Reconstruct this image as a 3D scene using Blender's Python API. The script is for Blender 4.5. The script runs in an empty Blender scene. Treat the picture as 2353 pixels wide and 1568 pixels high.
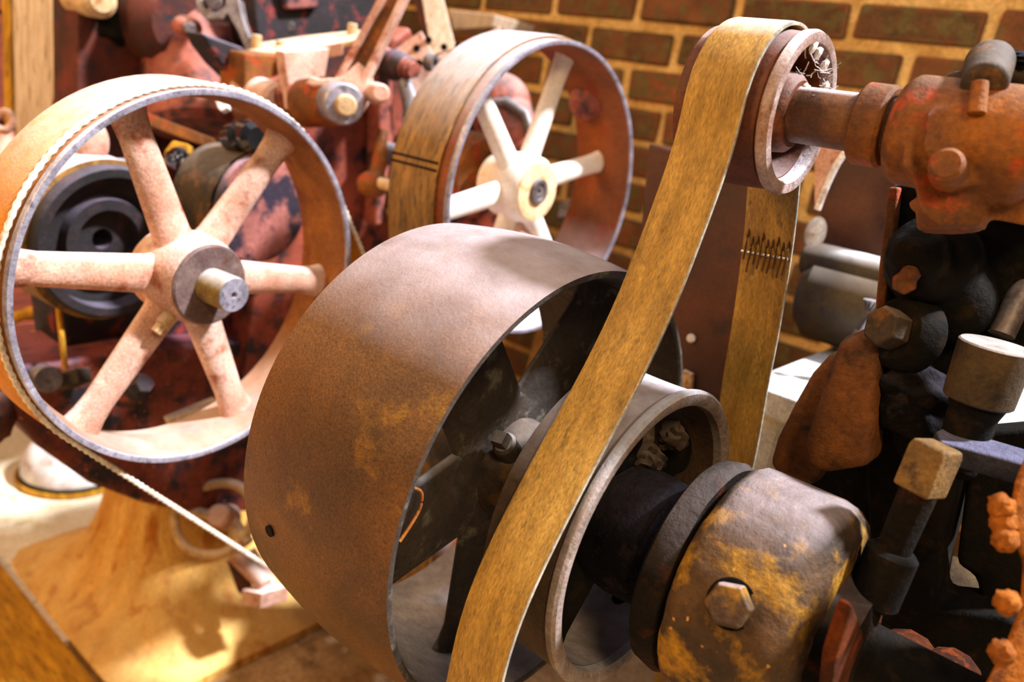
import bpy, bmesh, math, random
from mathutils import Vector, Matrix, noise
random.seed(7)
SC = bpy.context.scene
COL = SC.collection
PI = math.pi
H = 1.50                      # eye height above the floor
# ------------------------------------------------------------------ camera
FP, YAW, PITCH, ROLL = 1841.47, .65988, .29346, -.16383
cy, sy = math.cos(YAW), math.sin(YAW)
FW = Vector((-sy*math.cos(PITCH), cy*math.cos(PITCH), -math.sin(PITCH)))
RT = Vector((cy, sy, 0)); DN = FW.cross(RT)
RT, DN = math.cos(ROLL)*RT + math.sin(ROLL)*DN, -math.sin(ROLL)*RT + math.cos(ROLL)*DN
cd = bpy.data.cameras.new('camera'); cam = bpy.data.objects.new('camera', cd); COL.objects.link(cam)
cd.sensor_width = 36; cd.lens = 36*FP/2353; cd.clip_start = .02
EYE = Vector((0, 0, H))
cam.matrix_world = Matrix.Translation(EYE) @ Matrix((RT, -DN, -FW)).transposed().to_4x4()
cd.dof.use_dof = True; cd.dof.focus_distance = .82; cd.dof.aperture_fstop = 3.4
SC.camera = cam
# ------------------------------------------------------------------ light
w = bpy.data.worlds.new('world'); SC.world = w; w.use_nodes = True
bg = w.node_tree.nodes['Background']; bg.inputs[0].default_value = (.95, .86, .78, 1); bg.inputs[1].default_value = .16
def area(name, loc, target, size, power, col, sizey=None):
    l = bpy.data.lights.new(name, 'AREA'); l.energy = power; l.color = col; l.size = size
    if sizey: l.shape = 'RECTANGLE'; l.size_y = sizey
    o = bpy.data.objects.new(name, l); COL.objects.link(o); o.location = loc
    o.rotation_euler = (Vector(target)-Vector(loc)).to_track_quat('-Z', 'Y').to_euler(); return o
sl = bpy.data.lights.new('sun', 'SUN'); sl.energy = 11.0; sl.color = (.93, .95, 1.0); sl.angle = math.radians(5)
so = bpy.data.objects.new('sun', sl); COL.objects.link(so)
so.rotation_euler = (-Vector((.50, .36, .79))).to_track_quat('-Z', 'Y').to_euler()
area('warm_lamp', (-1.9, -1.7, H+.9), (-.8, .9, H-.3), .7, 52, (1.0, .55, .18))
area('overhead_fill', (-.4, 1.0, H+1.7), (-.5, 1.0, 0), 2.4, 22, (.86, .90, 1.0))  # added cool fill from above for the floor and top faces
area('left_fill', (-2.3, .1, H+1.0), (-2.1, 1.1, .3), .8, 13, (1.0, .84, .60))  # added fill, brightens the pale boards, post and red machine
area('warm_fill_right', (.9, -.6, H+1.3), (-.6, 1.9, H-.1), .5, 32, (1.0, .68, .34))  # added warm fill aimed at the brick wall, no source seen there
SC.view_settings.view_transform = 'Standard'; SC.view_settings.look = 'None'
SC.view_settings.gamma = 1; SC.view_settings.use_curve_mapping = False
SC.view_settings.exposure = 0.0
SC.cycles.max_bounces = 5; SC.cycles.caustics_reflective = False; SC.cycles.caustics_refractive = False
SC.cycles.use_denoising = True

# ------------------------------------------------------------------ pixel helpers (2353 x 1568)
def ray(px, py): return ((px-1176.5)*RT + (py-784)*DN)/FP + FW
def at(px, py, ax, val):
    r = ray(px, py); i = 'xyz'.index(ax); v = r*(val/r[i]); return v + EYE
def dp(px, py, d): return ray(px, py)*d + EYE
def V(x, y, z): return Vector((x, y, z+H))          # fitted coordinates are relative to the eye

# ------------------------------------------------------------------ materials
def lin(h):
    h = h.lstrip('#'); c = [int(h[i:i+2], 16)/255 for i in (0, 2, 4)]
    m = .3*c[0]+.59*c[1]+.11*c[2]; c = [min(1, max(.012, m+(x-m)*1.22)) for x in c]      # the photograph's strong colours
    return tuple((x/12.92 if x <= .04045 else ((x+.055)/1.055)**2.4) for x in c) + (1,)
MATS = {}
def mat(name, c1, c2, c3=None, scale=14., rough=.65, metal=0., bump=.25, bscale=90., stretch=(1, 1, 1),
        dust=None, damt=.6, t3=.6, spec=.4, speck=None, isl=0., sp=.67, dlo=.25, gr=.55, gm=.5):
    m = bpy.data.materials.new(name); m.use_nodes = True; N = m.node_tree.nodes; L = m.node_tree.links
    b = N['Principled BSDF']; b.inputs['Metallic'].default_value = metal; b.inputs['Specular IOR Level'].default_value = spec
    tc = N.new('ShaderNodeTexCoord'); mp = N.new('ShaderNodeMapping'); L.new(tc.outputs['Object'], mp.inputs[0])
    mp.inputs['Scale'].default_value = stretch
    def nz(sc, det=8, rg=.6, off=0):
        n = N.new('ShaderNodeTexNoise'); n.inputs['Scale'].default_value = sc; n.inputs['Detail'].default_value = det
        n.inputs['Roughness'].default_value = rg
        if off:
            a = N.new('ShaderNodeVectorMath'); a.operation = 'ADD'; a.inputs[1].default_value = (off, off*2, off*3)
            L.new(mp.outputs[0], a.inputs[0]); L.new(a.outputs[0], n.inputs['Vector'])
        else: L.new(mp.outputs[0], n.inputs['Vector'])
        return n.outputs['Fac']
    def ramp(src, p0, p1, a, z):
        r = N.new('ShaderNodeValToRGB'); r.color_ramp.elements[0].position = p0; r.color_ramp.elements[1].position = p1
        r.color_ramp.elements[0].color = a; r.color_ramp.elements[1].color = z; L.new(src, r.inputs[0]); return r.outputs[0]
    def mix(f, a, z, mode='MIX'):
        x = N.new('ShaderNodeMix'); x.data_type = 'RGBA'; x.blend_type = mode
        for s, v in ((0, f), (6, a), (7, z)):
            if hasattr(v, 'is_linked') or hasattr(v, 'links'): L.new(v, x.inputs[s])
            else: x.inputs[s].default_value = v
        return x.outputs[2]
    Wt = (1, 1, 1, 1); K = (0, 0, 0, 1)
    c = ramp(nz(scale), .36, .64, lin(c1), lin(c2))
    if isl:
        g = N.new('ShaderNodeNewGeometry'); c = mix(isl, c, ramp(g.outputs['Random Per Island'], 0, 1, lin(c1), lin(c2)))
    if c3: c = mix(ramp(nz(scale*1.9, off=3.1), t3-.06, t3+.06, K, Wt), c, lin(c3))
    grain = nz(bscale*2.2, 3, .7, off=7)
    c = mix(gr, c, ramp(grain, .3, .7, (.42, .42, .42, 1), (1.5, 1.5, 1.5, 1)), 'MULTIPLY')
    c = mix(gm, c, ramp(nz(scale*.8, 6, .7, off=17), .34, .62, (.30, .27, .26, 1), (1.12, 1.12, 1.12, 1)), 'MULTIPLY')
    if speck: c = mix(ramp(nz(bscale*1.1, 2, .5, off=11), sp, sp+.04, K, Wt), c, lin(speck))
    rv = None
    if dust:
        g = N.new('ShaderNodeNewGeometry'); s = N.new('ShaderNodeSeparateXYZ'); L.new(g.outputs['Normal'], s.inputs[0])
        r = N.new('ShaderNodeMapRange'); r.inputs[1].default_value = dlo; r.inputs[2].default_value = .95
        L.new(s.outputs[2], r.inputs[0])
        mu = N.new('ShaderNodeMath'); mu.operation = 'MULTIPLY'; L.new(r.outputs[0], mu.inputs[0])
        L.new(ramp(nz(scale*2.5, off=5), .2, .7, (.35, .35, .35, 1), Wt), mu.inputs[1])
        m2 = N.new('ShaderNodeMath'); m2.operation = 'MULTIPLY'; L.new(mu.outputs[0], m2.inputs[0]); m2.inputs[1].default_value = damt
        m2.use_clamp = True
        c = mix(m2.outputs[0], c, lin(dust))
    L.new(c, b.inputs['Base Color']); b.inputs['Roughness'].default_value = rough
    bp = N.new('ShaderNodeBump'); bp.inputs['Strength'].default_value = bump; bp.inputs['Distance'].default_value = .004
    L.new(nz(bscale, 6, .65, off=2), bp.inputs['Height']); L.new(bp.outputs[0], b.inputs['Normal'])
    MATS[name] = m; return m
mat('big_iron', '#4e341c', '#6e4a24', '#866026', scale=7, rough=.5, bump=.4, bscale=190, dust='#b4aaaf', damt=.95, t3=.66, spec=.35, gr=1.0, dlo=.62)
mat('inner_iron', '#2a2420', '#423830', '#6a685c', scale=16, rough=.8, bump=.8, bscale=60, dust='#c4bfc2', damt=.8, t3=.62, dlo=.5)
mat('wheel_inner', '#74481f', '#96622e', '#6c3c22', scale=7, rough=.7, bump=.3, dust='#c9b9b2', damt=.7, dlo=.45)
mat('dark_iron', '#2b241d', '#4a3a29', '#6b4c2c', scale=18, rough=.75, bump=.6, bscale=70, dust='#8a7f7a', damt=.5)
mat('stay_rust', '#2a160c', '#5a2e14', '#7a3a16', scale=18, rough=.9, bump=1., spec=.15)
mat('ochre_rust', '#7c4a1c', '#a06428', '#5c3416', scale=18, rough=.8, bump=.8, spec=.2)
mat('oily_black', '#070605', '#14100c', '#241a10', scale=22, rough=.85, bump=.9, bscale=55, spec=.15)
mat('fluff_black', '#08080a', '#161315', '#2a2322', scale=30, rough=.95, bump=1.6, bscale=130, dust='#55505a', damt=.5, spec=.1)
mat('coupling_iron', '#2c2015', '#543c20', '#96701f', scale=13, rough=.75, bump=1.0, bscale=75, t3=.56, dust='#9a8f92', damt=.8, speck='#b88c4c', sp=.71, dlo=.72)
mat('belt_leather', '#917238', '#b08d4c', '#7b6132', scale=30, rough=.6, bump=.3, bscale=130, stretch=(2.2, 1, .42), t3=.64, gr=.75, dust='#efe6e8', damt=.95, dlo=.72, gm=.3)
mat('belt_edge', '#8f8a80', '#b9b2a4', scale=40, rough=.9)
mat('belt_back', '#a8752c', '#c48f38', '#7a5222', scale=30, rough=.7, bump=.6, bscale=160, stretch=(.4, 1, 2), t3=.62)
mat('belt_tan', '#b87a34', '#ce9244', scale=20, rough=.85, bump=.3, bscale=200, dust='#ece2dc', damt=.85, gm=.2, dlo=.35)
mat('belt_old', '#7d5e34', '#a07a44', '#5a4a36', scale=26, rough=.75, bump=.4, stretch=(2.4, .5, .5), dust='#e4e2ec', damt=.95, t3=.58)
mat('woven', '#d8cbb8', '#efe6dc', scale=60, rough=.9)
mat('pulley_brown', '#4e2812', '#6e3c1a', '#3a1c0c', scale=14, rough=.6, bump=.35, dust='#b9aaaa', damt=.7, dlo=.6)
mat('worn_steel', '#8d8894', '#b4b0bd', '#6e6a74', scale=30, rough=.4, metal=.35, bump=.15, dust='#e8e8f2', damt=.5)
mat('dusty_pink', '#b98d78', '#dcbcae', '#94583f', scale=10, rough=.85, bump=.5, bscale=110, dust='#f2e8e4', damt=.85, speck='#6a4034', t3=.6, sp=.73, gm=.4, dlo=.4)
mat('dusty_cream', '#b89a74', '#d6bc96', '#94683e', scale=16, rough=.85, bump=.4, dust='#ece2d6', damt=.6, t3=.62)
mat('grey_steel', '#645a58', '#847c7c', '#544848', scale=30, rough=.5, metal=.3, bump=.15, dust='#c0bcc4', damt=.6)
mat('red_paint', '#74382a', '#94503e', '#2b2228', scale=8, rough=.6, bump=.35, dust='#d59d90', damt=.45, t3=.55, speck='#4a2018')
mat('red_pink', '#86493e', '#a8685a', '#4a3032', scale=10, rough=.65, bump=.3, dust='#e0c4be', damt=.5, t3=.56, dlo=.4)
mat('red_dark', '#3a1a12', '#5e2a1c', '#2a1f24', scale=12, rough=.7, bump=.4, dust='#a68a88', damt=.7)
mat('rust_orange', '#5a3612', '#8c581c', '#a04416', scale=15, rough=.7, bump=.7, bscale=80, dust='#8f8478', damt=.25, t3=.6, dlo=.7)
mat('black_red', '#1c1518', '#2c2428', '#8a3c38', scale=11, rough=.7, bump=.5, dust='#8f8698', damt=.7, t3=.6)
mat('glossy_black', '#0c0c0e', '#1a1a1e', rough=.12, bump=0, spec=.8)
mat('wood_pale', '#bfa890', '#dcc8b2', '#a08468', scale=12, rough=.7, bump=.3, stretch=(8, 8, .8), dust='#e8dcd4', damt=.5, gm=.3)
mat('wood_dark', '#5a2510', '#7c3a1a', '#3a180c', scale=8, rough=.75, bump=.4, stretch=(1, .8, 8))
mat('wood_yellow', '#a87a1e', '#cc9c38', '#7d5a1e', scale=10, rough=.75, bump=.4, stretch=(1, 6, 1))
mat('cream_boards', '#e2d8c0', '#f4eddc', '#d0c09a', scale=6, rough=.7, bump=.2, gm=.15)
mat('pedestal_dust', '#cf9a4c', '#e4bc74', '#b4762e', scale=7, rough=.9, bump=.5, bscale=60, stretch=(1.6, 1.6, .3), dust='#e8cf9c', damt=.5, t3=.6, gm=.4)
mat('floor', '#9a7c58', '#c6ae8c', '#6d5846', scale=4.5, rough=.9, bump=.5, bscale=40, t3=.62)
mat('mortar', '#c0985c', '#dcb87c', gm=.3, scale=20, rough=.95, bump=.8, bscale=60)
mat('brick', '#48391c', '#865230', '#665630', scale=16, rough=.9, bump=1.0, bscale=90, isl=.6, t3=.54, gm=.4)
mat('panel_brown', '#351b10', '#4a2816', '#28130d', scale=7, rough=.55, bump=.2)
mat('sooty', '#120e0e', '#221b1f', '#3c2628', scale=11, rough=.7, bump=.5, dust='#8f8698', damt=.4, t3=.62)
mat('base_mottle', '#683024', '#864a3a', '#221e26', scale=7, rough=.65, bump=.4, dust='#a4708a', damt=.3, t3=.54, speck='#b86a58')
mat('hub_grey', '#5c4a48', '#7a6864', '#6a4a40', scale=30, rough=.6, metal=.2, bump=.2)
mat('mottled_pink', '#80504a', '#a87068', '#2e2632', scale=9, rough=.6, bump=.3, dust='#b9a4b0', damt=.6, t3=.48)
mat('bright_white', '#e6e4e2', '#f4f3f1', '#d0cccc', scale=6, rough=.7, bump=.1)  # white that stands in for sunlit brightness on the added bench
mat('white_dusty', '#ddd5d2', '#f2eeee', '#bda79c', scale=14, rough=.8)
mat('olive_drum', '#332a1c', '#4a3e2a', '#2a2428', scale=8, rough=.5, bump=.2, dust='#f0f0f6', damt=1., dlo=.3)  # upward faces near white: dust plus light painted onto the pipe top
mat('cotton', '#e8e0e0', '#f8f6f6', rough=1, bump=0)
mat('lacing', '#3e2a16', '#6a4a28', rough=.8)
mat('lacing_bright', '#cfc8c0', '#f0ece8', rough=.4, metal=.6)

# ------------------------------------------------------------------ mesh builder
class MB:
    def __init__(s): s.bm = bmesh.new()
    def grid(s, rows, closed_u=True, closed_v=False, caps=False):
        vs = [[s.bm.verts.new(p) for p in r] for r in rows]
        n = len(vs); m = len(vs[0])
        for i in range(n if closed_v else n-1):
            for j in range(m if closed_u else m-1):
                a, b, c, d = vs[i][j], vs[i][(j+1) % m], vs[(i+1) % n][(j+1) % m], vs[(i+1) % n][j]
                try: s.bm.faces.new((a, b, c, d))
                except ValueError: pass
        if caps: s.bm.faces.new(vs[0][::-1]); s.bm.faces.new(vs[-1])
        return s
    def lathe(s, fr, prof, seg=64, closed=True):
        """prof [(a,r)] around local X of frame fr"""
        rows = []
        for k in range(seg):
            t = 2*PI*k/seg; rows.append([fr @ Vector((a, r*math.cos(t), r*math.sin(t))) for a, r in prof])
        return s.grid(rows, closed_u=closed, closed_v=True)
    def cyl(s, p, q, r, r2=None, seg=32, bev=.0):
        p, q = Vector(p), Vector(q); d = (q-p); L = d.length; d.normalize()
        u = d.orthogonal().normalized(); v = d.cross(u); r2 = r if r2 is None else r2
        pr = [(0, r)] if not bev else [(0, r-bev), (bev, r)]
        pr += [(L, r2)] if not bev else [(L-bev, r2), (L, r2-bev)]
        rows = [[p+d*a+(u*math.cos(2*PI*k/seg)+v*math.sin(2*PI*k/seg))*rr for k in range(seg)] for a, rr in pr]
        return s.grid(rows, caps=True)
    def hexa(s, p, q, r, n=6, up=None):
        p, q = Vector(p), Vector(q); d = (q-p).normalized()
        u = d.orthogonal().normalized() if up is None else (up - d*up.dot(d)).normalized(); v = d.cross(u)
        rows = [[c+(u*math.cos(2*PI*k/n)+v*math.sin(2*PI*k/n))*r*f for k in range(n)] for c, f in ((p, 1), (q-(q-p)*.15, 1), (q, .9))]
        return s.grid(rows, caps=True)
    def tube(s, pts, r, seg=12, flat=1., up=Vector((0, 0, 1))):
        pts = [Vector(p) for p in pts]; rows = []
        for i, p in enumerate(pts):
            d = (pts[min(i+1, len(pts)-1)]-pts[max(i-1, 0)]).normalized()
            u = (up - d*up.dot(d));
            u = u.normalized() if u.length > 1e-3 else d.orthogonal().normalized()
            v = d.cross(u); rr = r[i] if isinstance(r, (list, tuple)) else r
            rows.append([p+(u*math.cos(2*PI*k/seg)*flat+v*math.sin(2*PI*k/seg))*rr for k in range(seg)])
        return s.grid(rows, caps=True)
    def box(s, c, sz, fr=None):
        c = Vector(c); h = Vector(sz)/2; R = fr.to_3x3() if fr else Matrix.Identity(3)
        P = [c+R @ Vector((x*h.x, y*h.y, z*h.z)) for z in (-1, 1) for x, y in ((-1, -1), (1, -1), (1, 1), (-1, 1))]
        return s.grid([P[:4], P[4:]], caps=True)
    def prism(s, poly, off):
        poly = [Vector(p) for p in poly]; off = Vector(off)
        return s.grid([poly, [p+off for p in poly]], caps=True)
    def ball(s, c, r, sz=(1, 1, 1), n=3, rough=0):
        t = bmesh.ops.create_icosphere(s.bm, subdivisions=n, radius=1)
        for v in t['verts']:
            k = 1+rough*noise.noise(v.co*2.3+Vector(c)*9)
            v.co = Vector(c)+Vector((v.co.x*sz[0], v.co.y*sz[1], v.co.z*sz[2]))*r*k
        return s
    def build(s, name, m, parent=None, bevel=0, smooth=True, remesh=0, sub=0, disp=0, seg=2):
        bm = s.bm; bmesh.ops.recalc_face_normals(bm, faces=bm.faces)
        me = bpy.data.meshes.new(name)
        vs = [v.co for v in bm.verts]
        if parent is None: org = (sum(vs, Vector())/len(vs)); base = org
        else: org = ORG[parent.name]; base = Vector((0, 0, 0))
        for v in bm.verts: v.co = v.co - org
        bm.to_mesh(me); bm.free()
        o = bpy.data.objects.new(name, me); COL.objects.link(o)
        me.materials.append(MATS[m] if isinstance(m, str) else m)
        for p in me.polygons: p.use_smooth = smooth
        ORG[o.name] = org
        if parent is not None: o.parent = parent
        else: o.location = base
        if remesh:
            x = o.modifiers.new('rm', 'REMESH'); x.mode = 'VOXEL'; x.voxel_size = remesh; x.use_smooth_shade = True
            x = o.modifiers.new('sm', 'SMOOTH'); x.iterations = 6; x.factor = .7
        if bevel:
            x = o.modifiers.new('bv', 'BEVEL'); x.width = bevel; x.segments = seg; x.limit_method = 'ANGLE'; x.angle_limit = math.radians(35)
            if smooth: x.harden_normals = True
        if sub: x = o.modifiers.new('sb', 'SUBSURF'); x.levels = sub; x.render_levels = sub
        if disp:
            tx = bpy.data.textures.new(name, 'CLOUDS'); tx.noise_scale = .03
            x = o.modifiers.new('dp', 'DISPLACE'); x.texture = tx; x.strength = disp; x.texture_coords = 'LOCAL'
        if smooth and not remesh:
            try: me.set_sharp_from_angle(angle=math.radians(40))
            except Exception: pass
        return o
ORG = {}
def thing(name, label, cat, loc, group=None):
    o = bpy.data.objects.new(name, None); COL.objects.link(o); o.location = loc; o.empty_display_size = .05
    ORG[o.name] = Vector(loc); o['label'] = label; o['category'] = cat
    if group: o['group'] = group
    return o
def tag(o, label, cat, group=None):
    o['label'] = label; o['category'] = cat
    if group: o['group'] = group
    return o
def struct(o): o['kind'] = 'structure'; return o
def frame(c, yaw=0.): return Matrix.Translation(c) @ Matrix.Rotation(yaw, 4, 'Z')
def cat(pts, n=6, closed=False):
    """Catmull-Rom through 2D/3D points"""
    P = [Vector(p) for p in pts]; out = []; m = len(P)
    for i in range(m if closed else m-1):
        a, b, c, d = (P[(i-1) % m], P[i], P[(i+1) % m], P[(i+2) % m]) if closed else (P[max(i-1, 0)], P[i], P[i+1], P[min(i+2, m-1)])
        for k in range(n):
            t = k/n; out.append(.5*((2*b)+(c-a)*t+(2*a-5*b+4*c-d)*t*t+(3*b-3*c+d-a)*t**3))
    if not closed: out.append(P[-1])
    return out
def ribbon(fr, path, x0, x1, th, closed=True, mb=None, camber=0):
    """flat belt: path of (y,z) in frame plane, between x0 and x1"""
    mb = mb or MB(); n = len(path); rows = []
    P = [Vector((p[0], p[1])) for p in path]
    for i in range(n):
        a, b = (P[(i-1) % n], P[(i+1) % n]) if closed else (P[max(i-1, 0)], P[min(i+1, n-1)])
        d = (b-a).normalized(); nn = Vector((d.y, -d.x))*th/2; q = P[i]
        e = (x1-x0)*.06; ins = .55
        prof = [(x0, ins), (x0+e, 1), ((x0+x1)/2, 1.15), (x1-e, 1), (x1, ins), (x1, -ins), (x1-e, -1), (x0+e, -1), (x0, -ins)]
        rows.append([fr @ Vector((x, q.x+nn.x*s, q.y+nn.y*s)) for x, s in prof])
    if closed: mb.grid(rows, closed_v=True)
    else: mb.grid(rows, caps=True)
    return mb
def arc(c, r, a0, a1, n=24):
    return [Vector((c[0]+r*math.cos(math.radians(a0+(a1-a0)*k/n)), c[1]+r*math.sin(math.radians(a0+(a1-a0)*k/n)))) for k in range(n+1)]
def tangents(c1, r1, c2, r2):
    """open-belt loop round two circles (y,z); returns closed path"""
    d = Vector(c2)-Vector(c1); L = d.length; th = math.degrees(math.atan2(d.y, d.x)); b = math.degrees(math.acos((r1-r2)/L))
    A = arc(c1, r1, th+b, th+360-b, 48); B = arc(c2, r2, th-b, th+b, 24)
    def seg(p, q, n=14): return [p.lerp(q, k/n) for k in range(1, n)]
    return A+seg(A[-1], B[0])+B+seg(B[-1], A[0])
def spokes(root, fr, x, n, ph, r0, r1, w0, w1, t0, t1, m, name='spoke', flare=1.6, sub=0, seg=16):
    for k in range(n):
        a = math.radians(ph+360*k/n); mb = MB(); rows = []
        dr = Vector((0, math.cos(a), math.sin(a))); dt = Vector((0, -math.sin(a), math.cos(a)))
        for q in (0, .06, .16, .35, .6, .8, .9, .96, 1.0):
            r = r0+(r1-r0)*q; w_ = w0+(w1-w0)*q; t_ = t0+(t1-t0)*q
            f = 1+(flare-1)*max(0, (q-.78)/.22)**2 + (flare-1)*.8*max(0, (.16-q)/.16)**2
            rows.append([fr @ (Vector((x, 0, 0))+dr*r+dt*w_*f*math.cos(2*PI*j/seg)+Vector((1, 0, 0))*t_*(1+(f-1)*.6)*math.sin(2*PI*j/seg)) for j in range(seg)])
        mb.grid(rows, caps=True); mb.build(name, m, root)

# ================================================================== SETTING
mb = MB(); mb.box((-1.2, 1.0, -.03), (6.4, 6.0, .06)); struct(mb.build('floor', 'floor', smooth=False))
WY = 2.05; RH = .1045; BW = .30
z0 = at(1458, 59, 'y', WY).z; xa = at(1462, 36, 'y', WY).x
mb = MB(); TOP = H+.42
mb.box((-1.15, WY+.09, TOP/2), (4.3, .16, TOP))
wall = struct(mb.build('wall_back', 'mortar', smooth=False))
bb = MB()
for r in range(-16, 5):
    zc = z0+(r+.5)*RH
    if zc < .03 or zc > TOP-.04: continue
    for c in range(-6, 12):
        x = xa+c*BW+(BW/2 if r % 2 == 0 else BW)+random.uniform(-.006, .006)
        if not -3.1 < x-.0 < .86: continue
        wd = BW-.02-random.uniform(0, .012); hh = RH-.019-random.uniform(0, .006)
        q = [Vector((x+sx*wd/2+random.uniform(-.003, .003), WY+.012-random.uniform(.012, .02), zc+sz*hh/2+random.uniform(-.0045, .0045))) for sx, sz in ((-1, -1), (1, -1), (1, 1), (-1, 1))]
        bb.prism(q, (0, .05, 0))
bb.build('bricks', 'brick', wall, bevel=.009, seg=3)
o = wall.children[0]; o.matrix_parent_inverse = Matrix.Identity(4)
mb = MB(); mb.box((-3.3, .4, 1.3), (.04, 3.3, 2.6)); wl = struct(mb.build('wall_left', 'wood_dark', smooth=False))
for k in range(7):
    mb = MB(); mb.box((-3.27, .4, .2+k*.37), (.03, 3.3, .355)); mb.build('plank', 'wood_dark', wl, bevel=.006, smooth=False)
for k in range(7):   # pale timber flooring laid by the far left corner
    mb = MB(); mb.box((-3.1+.2*k, .55, .012), (.194, 1.5, .024))
    struct(mb.build('trim_%d' % (k+1), 'cream_boards', bevel=.003, smooth=False))
for k in range(3):
    mb = MB(); mb.box((-1.46, .612-.17*k, .035), (1.70, .165, .03)); struct(mb.build('trim_%d' % (k+8), 'wood_yellow', bevel=.004, smooth=False))

# ================================================================== FOREGROUND PULLEYS
SHY, SHZ = .702, -.4165
cB = V(-.438, SHY, SHZ); fB = frame(cB); RB = .26
big = thing('broad_pulley', 'large broad brown iron pulley, its plain drum face filling the middle, no belt on it', 'pulley', cB)
W_ = .232; n = 14
outer = [(-W_*k/n, RB-.001+.010*math.sin(PI*min(1, (k/n))) ) for k in range(n+1)]
inner = [(-W_, RB-.012), (-W_*.75, RB-.013), (-W_*.5, RB-.016), (-W_*.2, RB-.011), (-.002, RB-.009), (0, RB-.006)]
# a set screw hole near the rim is cut as a dark recess
mb = MB(); mb.lathe(fB, outer, 160, closed=False); rim = mb.build('rim', 'big_iron', big)
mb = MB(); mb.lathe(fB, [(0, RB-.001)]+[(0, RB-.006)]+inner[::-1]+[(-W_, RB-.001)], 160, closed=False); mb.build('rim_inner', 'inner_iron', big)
hp = at(628, 1207, 'x', cB.x-.178); d = Vector((0, hp.y-cB.y, hp.z-cB.z)).normalized()
pc = Vector((cB.x-.172, cB.y, cB.z))+d*(RB+.0085)
mb = MB(); mb.cyl(pc-d*.006, pc+d*.0006, .0062, seg=24); mb.build('screw_hole', 'oily_black', big)
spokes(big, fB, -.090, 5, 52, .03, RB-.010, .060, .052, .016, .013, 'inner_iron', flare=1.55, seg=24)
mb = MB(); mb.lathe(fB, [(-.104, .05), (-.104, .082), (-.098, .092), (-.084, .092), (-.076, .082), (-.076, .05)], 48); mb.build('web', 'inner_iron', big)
mb = MB(); mb.lathe(fB, [(-.17, .03), (-.17, .052), (-.15, .06), (-.10, .064), (-.035, .058), (-.022, .052), (-.02, .03)], 48); mb.build('hub', 'dark_iron', big)
dh = Vector((0, -.72, .69)); p = cB+Vector((-.05, 0, 0))
mb = MB(); mb.cyl(p+dh*.05, p+dh*.082, .014, bev=.003); mb.hexa(p+dh*.078, p+dh*.095, .011, 4); mb.build('set_screw', 'inner_iron', big)
# small wire hook inside
pts = cat([at(*q, 'x', cB.x-.015) for q in ((950, 1122), (968, 1132), (966, 1165), (945, 1205), (918, 1245))], 5)
mb = MB(); mb.tube(pts, .0016, 8); mb.build('wire', 'rust_orange', big)

# main shaft
mb = MB(); mb.cyl(V(-.76, SHY, SHZ), V(.30, SHY, SHZ), .028, bev=.003)
tag(mb.build('lower_shaft', 'oily_black'), 'dark greasy shaft running through the broad brown pulley to the coupling', 'shaft')

# smaller pulley on the same shaft
cS = V(-.3185, SHY, SHZ); fS = frame(cS); RS = .1652
sp = thing('flanged_pulley', 'smaller iron pulley with dust speckled top and rounded pale lip, beside the broad brown pulley', 'pulley', cS)
mat('speckled_drum', '#3a2c20', '#523f2d', '#4a3526', scale=14, rough=.75, bump=.6, bscale=80, dust='#bdb6bc', damt=1.0, speck='#2c2420', dlo=.45)
mb = MB(); mb.lathe(fS, [(-.093, RS-.016), (-.093, RS-.004)]+[(-.093+.078*k/6, RS-.004-.001*math.sin(PI*k/6)) for k in range(1, 7)]+[(-.013, RS-.006), (-.012, RS-.018)], 144)
mb.build('drum', 'speckled_drum', sp)
mat('lip_iron', '#7d7068', '#a0928c', '#8c7468', scale=30, rough=.5, bump=.5, bscale=120, dust='#d4d8e4', damt=.8)
mb = MB(); mb.lathe(fS, [(-.013, RS-.005), (-.0105, RS-.001), (-.007, RS), (-.003, RS), (0, RS-.003), (.0005, RS-.010), (-.003, RS-.0165), (-.013, RS-.0175)], 144)
mb.build('lip', 'lip_iron', sp)
spokes(sp, fS, -.055, 5, 20, .04, RS-.014, .034, .03, .014, .012, 'oily_black', flare=1.5)
mb = MB(); mb.lathe(fS, [(-.09, .028), (-.09, .06), (-.02, .07), (.012, .068), (.02, .06), (.02, .028)], 48); mb.build('hub', 'fluff_black', sp)
for q in ((1545, 1005), (1492, 1055)):
    p = at(*q, 'x', cS.x-.035); mb = MB(); mb.ball(p, .016, n=3, rough=.5); mb.build('rivet', 'dark_iron', sp)
mb = MB(); mb.tube([at(1487, 1352, 'x', cS.x-.03), at(1484, 1420, 'x', cS.x-.03)], .0025, 8); mb.build('cotter', 'rust_orange', sp)

# coupling and flange
cC = V(-.245, SHY, SHZ); fC = frame(cC)
mat('flange_dark', '#100c0a', '#20170f', '#43220f', scale=16, rough=.9, bump=1.4, bscale=110, dust='#6a6362', damt=.6, spec=.15)
fl = thing('flange_disc', 'black fuzzy flange disc wedged between the flanged pulley and the rusty coupling', 'flange', cC)
mb = MB(); mb.lathe(fC, [(-.034, .03), (-.034, .10), (-.029, .108), (-.012, .112), (-.004, .108), (-.003, .03)], 72); mb.build('disc', 'flange_dark', fl, disp=.003)
mb = MB(); mb.lathe(fC, [(-.062, .029), (-.062, .058), (-.056, .066), (-.034, .070), (-.030, .03)], 48); mb.build('boss', 'fluff_black', fl, disp=.004)
cp = thing('shaft_coupling', 'thick round coupling caked in rust and dust with one hexagonal bolt, lower right foreground', 'coupling', cC)
mb = MB()
pf = [(0, .03), (0, .104), (.004, .111), (.012, .1165), (.022, .118), (.085, .118), (.098, .115), (.108, .107), (.114, .094), (.116, .075), (.116, .03)]
mb.lathe(fC, pf, 120); mb.build('body', 'coupling_iron', cp, disp=.004)
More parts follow.
